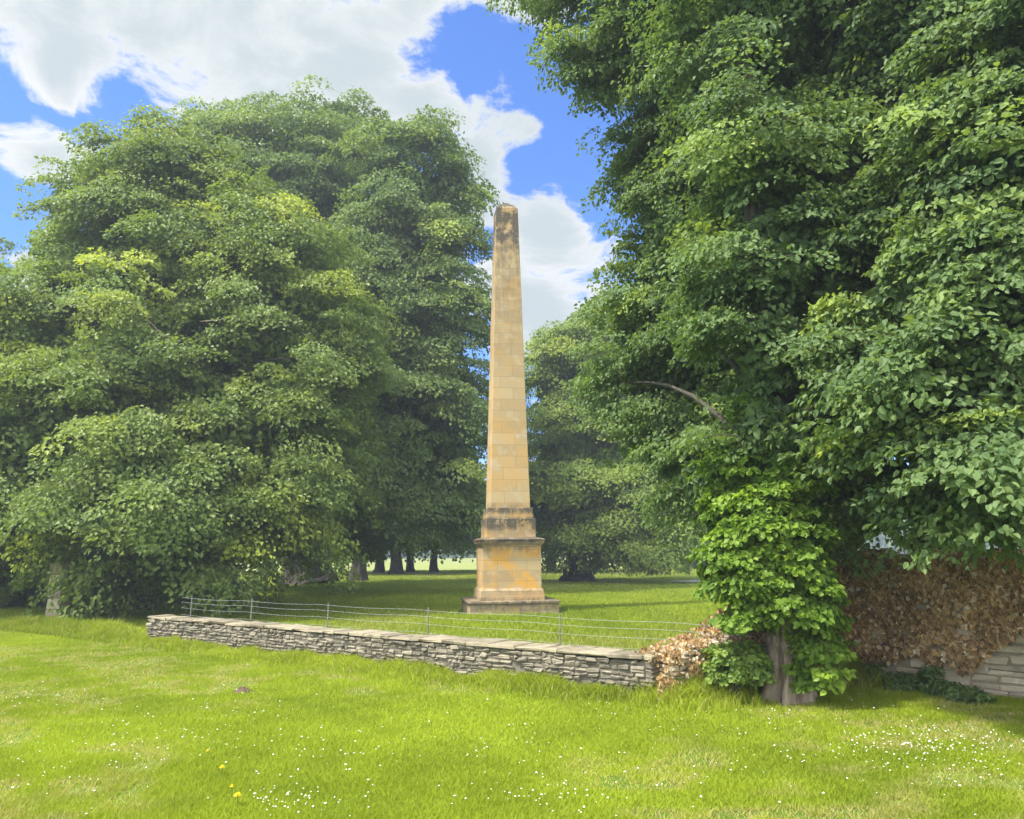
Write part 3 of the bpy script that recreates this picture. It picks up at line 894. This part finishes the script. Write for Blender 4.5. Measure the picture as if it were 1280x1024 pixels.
# ---- right: the nearest lime, trunk behind the wall, boughs hanging over it
Fl = lobe_list([(1110, 130, 60, 100, 9.5), (1210, 60, 100, 110, 9), (1250, 240, 90, 100, 8), (1130, 280, 70, 56, 9), (1175, 370, 90, 50, 8.2), (1085, 430, 36, 34, 8.6), (1205, 470, 90, 46, 7.6), (1110, 505, 50, 24, 8.3),
               (1180, 540, 70, 20, 7.6), (1090, 560, 26, 12, 8.4), (1262, 550, 50, 34, 7.0), (1262, 610, 36, 20, 7.3), (1110, 595, 36, 16, 9.0, .4), (1060, 650, 30, 34, 10.2, .4), (1050, 600, 30, 40, 10.0, .4), (1250, 625, 30, 24, 7.4, .3), (1195, 625, 20, 18, 7.8, .25), (1225, 585, 50, 26, 7.3, .5), (1340, 400, 100, 170, 7.5), (1340, 150, 120, 170, 8), (1180, -80, 180, 130, 9.5), (1050, 370, 24, 24, 9.0), (1385, 570, 60, 60, 7), (1060, 330, 30, 30, 9.4)])
tree("nearest lime tree at the right edge, its big-leaved boughs hanging over the brown ivied wall", Fl, np.array([6.15, 11.9, 0]), 10.5, .34, LIME_NEAR, 107, 620, 8, 60, .074, .30, .50, limbs=60, twigs=600, near=True,
     young=.55, inner=.25, droop=.65, bark=BARK)

wall_things()

# dark undergrowth behind the tall wall and below the left trees is made of separate bushes
for i, (px, py, y, w, h, label) in enumerate(((1060, 690, 12.6, .55, .5, "dark bush behind the tall wall between the two right-hand trunks"), (1005, 705, 11.6, .5, .8, "dark bush tucked behind the ribbed trunk"))):
    c = at(px, py, y)
    Lb = (np.array([(c[0], c[1], c[2] * .6), (c[0] - w * .5, c[1], c[2] * .5), (c[0] + w * .5, c[1], c[2] * .4)]), np.array([(w, .6, h * 1.4), (w * .7, .5, h), (w * .7, .5, h)]))
    b = empty("bush", (c[0], c[1], 0)); tag(b, label, "bush")
    _, cc, _ = shoots("foliage", b, Lb, 140 + i, 50, 22, .085, LIME_DARK, clump_r=.2, spray=.3, young=.1)
    m = MB(); rng = np.random.default_rng(i)
    for e in cc[:16]: m.tube([(c[0], c[1], 0), (np.array([c[0], c[1], 0]) + e) / 2 + [0, 0, .1], e], [.02, .014, .005], 5)
    link("stem", m.mesh(True), BARK, b)

# leafy weeds at the foot of the tall wall
lab = ["broad clump of dark green weeds at the ivied wall's foot beside the ribbed trunk", "low dark weed between the two larger clumps at the ivied wall's foot", "upright bushy weed in the middle of the ivied wall's foot",
       "small dark weed just right of the upright bushy one", "little weed by the bare pale stones at the wall's foot", "tiny weed tuft, rightmost at the bare wall foot", "straggling weed in deep shade right behind the trunk"]
for i, (px, py, w, h) in enumerate(((1090, 850, 17, 13), (1130, 858, 9, 6), (1162, 861, 9, 13), (1184, 867, 6, 8), (1202, 871, 5, 5), (1222, 875, 5, 5), (1058, 847, 14, 10))):
    g = on_ground(px, py + 4); s = np.linalg.norm(g - EYE) / 1000
    Lb = (np.array([(g[0], g[1], h * s * .8), (g[0] - w * s * .4, g[1], h * s * .5), (g[0] + w * s * .5, g[1], h * s * .45)]), np.array([(w * s * .8, .12, h * s), (w * s * .6, .12, h * s * .7), (w * s * .6, .1, h * s * .6)]))
    rng = np.random.default_rng(150 + i)
    data, cc, _ = crown_data(rng, *[np.maximum(q, .02) if k else q + [0, 0, .3] for k, q in enumerate(Lb)], 12, 5, 14, .045, .06, .12, inner=.3, young=.2)
    data[0][:, 2] -= .3
    ok = data[0][:, 2] > .0
    w_ = empty("weed", (g[0], g[1], 0)); tag(w_, lab[i], "weed", "weeds along the foot of the ivied wall")
    link("foliage", crown_mesh(tuple(q[ok] for q in data), True, .85), WEED, w_)

# stone post at the far left end
p = on_ground(71, 781)
m = MB(); rng = np.random.default_rng(3); z = -.1
while z < 1.35:
    hh = rng.uniform(.22, .34); block(m, (p[0], p[1], z), np.array([.98, -.2]), np.array([.2, .98]), .36 + rng.normal() * .008, .36, hh - .006, rng, .006, .016); z += hh
tag(link("stone_post", m.mesh(), TALLSTONE), "pale weathered stone post half hidden under the front lime on the left", "post")


# wire fence just behind the low wall
def fence():
    off = -WNRM * .55
    a = WA + off + WDIR * -.1; b = WB + off + WDIR * .9
    f = empty("wire_fence", (a[0], a[1], 0)); tag(f, "thin wire fence on slender posts just behind the low wall", "fence")
    L = np.linalg.norm(b - a)
    zs = (.34, .47, .60, .71, .80)
    for s in (.35, 2.35, 4.5, 6.8, 9.2):
        q = a + WDIR * s; m = MB()
        m.tube([(*q, -.1), (q[0] + .006, q[1], .45), (q[0] + .012, q[1] + .01, .84)], [.013, .012, .011], 6)
        link("post", m.mesh(), POSTM, f)
    for z in zs:
        m = MB(); n = 40
        t = np.linspace(0, 1, n)
        pts = np.stack([a[0] + (b[0] - a[0]) * t, a[1] + (b[1] - a[1]) * t, z - .02 * np.abs(np.sin(t * math.pi * 5.5))], 1)
        m.tube(pts, np.full(n, .0019), 5)
        link("wire", m.mesh(True), STEEL, f)


fence()

# far wooded edge of the park
rng = np.random.default_rng(77); n = 60000
ang = rng.uniform(-1.0, 1.0, n); rad = rng.uniform(235, 270, n)
x = np.sin(ang) * rad; y = np.cos(ang) * rad
hz = 9 + 8 * vnoise(ang * 100, ang * 0, 5, 91) + 3 * vnoise(ang * 100, ang * 0, 1.4, 92)
P = np.stack([x, y, hz * rng.random(n) ** .8], 1)
V, polys, k = leaves(P, unit(rng.normal(size=(n, 3)) + [0, 0, -.4]), unit(rng.normal(size=(n, 3)) + [0, -.6, .8]), rng.uniform(.9, 1.8, n), .9)
tag(link("distant_woodland", build(V, polys, {"tint": rng.random(n), "young": np.zeros(n)}), LIME_DARK), "dark wooded skyline closing the far fields", "woodland", kind="stuff")

# ------------------------------------------------------------------ summer haze
def haze():
    m = NT("summer_haze")
    v = m.n("VolumePrincipled", Color=(.84, .92, 1.0, 1), Density=.0017, Anisotropy=.2)
    m.link(v.outputs[0], m.out.inputs["Volume"])
    x, y0, y1, z0, z1 = 1700, -1700, 1700, -1.0, 32
    V = [(-x, y0, z0), (x, y0, z0), (x, y1, z0), (-x, y1, z0), (-x, y0, z1), (x, y0, z1), (x, y1, z1), (-x, y1, z1)]
    me = build(V, [np.array([(3, 2, 1, 0), (4, 5, 6, 7), (0, 1, 5, 4), (1, 2, 6, 5), (2, 3, 7, 6), (3, 0, 4, 7)])])
    tag(link("haze", me, m.mat), "thin bluish summer haze hanging over the whole park", "haze", kind="stuff")


haze()

# ------------------------------------------------------------------ light and sky
SUN_EL, SUN_AZ = D2R(59), D2R(244)       # azimuth clockwise from +Y (north): high on the left, a little behind the viewer
sd = np.array([math.sin(SUN_AZ) * math.cos(SUN_EL), math.cos(SUN_AZ) * math.cos(SUN_EL), math.sin(SUN_EL)])
ld = bpy.data.lights.new("sun", 'SUN'); ld.energy = 3.9; ld.angle = D2R(3.5); ld.color = (1, .95, .86)
lo = bpy.data.objects.new("sun", ld); COL.objects.link(lo)
lo.rotation_euler = Vector(-sd).to_track_quat('-Z', 'Y').to_euler(); lo.location = (0, 0, 60)


def world():
    w = bpy.data.worlds.new("World"); S.world = w; w.use_nodes = True
    m = NT.__new__(NT); m.t = w.node_tree; m.t.nodes.clear()
    out = m.t.nodes.new("ShaderNodeOutputWorld")
    sky = m.n("TexSky"); sky.sky_type = 'NISHITA'; sky.sun_disc = False
    sky.sun_elevation = SUN_EL; sky.sun_rotation = SUN_AZ; sky.air_density = 1.0; sky.dust_density = .6; sky.ozone_density = 2.5
    d = m.n("TexCoord").outputs["Generated"]
    # clouds: a layer overhead, so they crowd together towards the horizon
    sp = m.n("SeparateXYZ"); m.link(d, sp.inputs[0])
    zz = m.math('ADD', m.math('MAXIMUM', sp.outputs[2], 0.0), .22)
    cx = m.n("CombineXYZ"); m.link(m.math('DIVIDE', sp.outputs[0], zz), cx.inputs[0]); m.link(m.math('DIVIDE', sp.outputs[1], zz), cx.inputs[1])
    pl = cx.outputs[0]
    n1 = m.noise(pl, 5.2, 11, .66, .4)
    cover = m.math('MULTIPLY_ADD', n1, 2.3, -.85)
    for px, py, r, g in ((200, 20, 190, .40), (380, 40, 170, .42), (470, 90, 90, .34), (320, 110, 110, .25), (40, 10, 130, .30), (80, 105, 66, .5), (40, 80, 50, .2), (28, 185, 48, .55), (70, 210, 40, .3), (112, 208, 46, .5),
                         (575, 135, 80, .42), (640, 100, 60, .30), (520, 130, 60, .3), (620, -5, 70, .62), (545, -10, 60, .5), (690, 5, 50, .55), (690, 330, 120, .46), (640, 400, 90, .4), (700, 420, 80, .4), (600, 205, 52, .55), (595, 260, 50, .5), (590, 350, 60, .5), (655, 165, 34, .5), (25, 345, 60, .55), (60, 350, 40, .2), (690, 270, 60, .2),
                         (60, 270, 110, -.25), (170, 150, 80, -.16), (265, 130, 50, -.25), (150, 95, 50, -.16), (580, 50, 62, -.34), (520, 85, 32, -.3), (640, 50, 40, -.2), (710, 190, 80, -.25), (750, 90, 80, -.2), (660, 215, 36, -.16), (130, 150, 60, -.2), (20, 130, 40, -.2)):
        v = unit(ray(px, py)[None])[0]
        vd = m.n("VectorMath", _operation='DISTANCE'); m.link(d, vd.inputs[0]); vd.inputs[1].default_value = v
        cover = m.math('ADD', cover, m.ramp(vd.outputs["Value"], 0, r / 1000 * 1.1, g, 0))
    mask = m.ramp(cover, .40, .70)
    n2 = m.noise(pl, 1.3, 6, .55)
    shade = m.ramp(m.math('ADD', m.math('MULTIPLY', cover, .5), m.math('MULTIPLY', n2, .8)), .55, .95)
    cc = m.mixc(shade, (3.6, 3.65, 3.65), (2.3, 2.6, 2.7))
    # unseen clouds behind the viewer are added and brightened as fill for facing surfaces
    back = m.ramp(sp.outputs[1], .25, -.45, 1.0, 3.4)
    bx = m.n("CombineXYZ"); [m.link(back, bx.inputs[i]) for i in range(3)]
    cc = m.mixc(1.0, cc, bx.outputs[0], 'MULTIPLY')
    mask = m.math('MAXIMUM', mask, m.math('MULTIPLY', m.ramp(sp.outputs[1], .05, -.35), m.ramp(m.math('MULTIPLY_ADD', n1, 1.0, 0.0), .36, .52)))  # extra out-of-view cloud cover, added for its fill light
    mul = m.mixc(1.0, sky.outputs[0], (.38, .64, 1.06), 'MULTIPLY')
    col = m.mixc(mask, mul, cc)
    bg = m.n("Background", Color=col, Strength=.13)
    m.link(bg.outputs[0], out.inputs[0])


world()
S.view_settings.view_transform = 'Standard'; S.view_settings.look = 'None'
S.view_settings.exposure = 1.08; S.view_settings.gamma = 1
S.render.engine = 'CYCLES'
S.cycles.use_denoising = True
S.cycles.max_bounces = 6; S.cycles.diffuse_bounces = 3; S.cycles.transmission_bounces = 3; S.cycles.glossy_bounces = 2; S.cycles.volume_bounces = 0
S.cycles.caustics_reflective = False; S.cycles.caustics_refractive = False
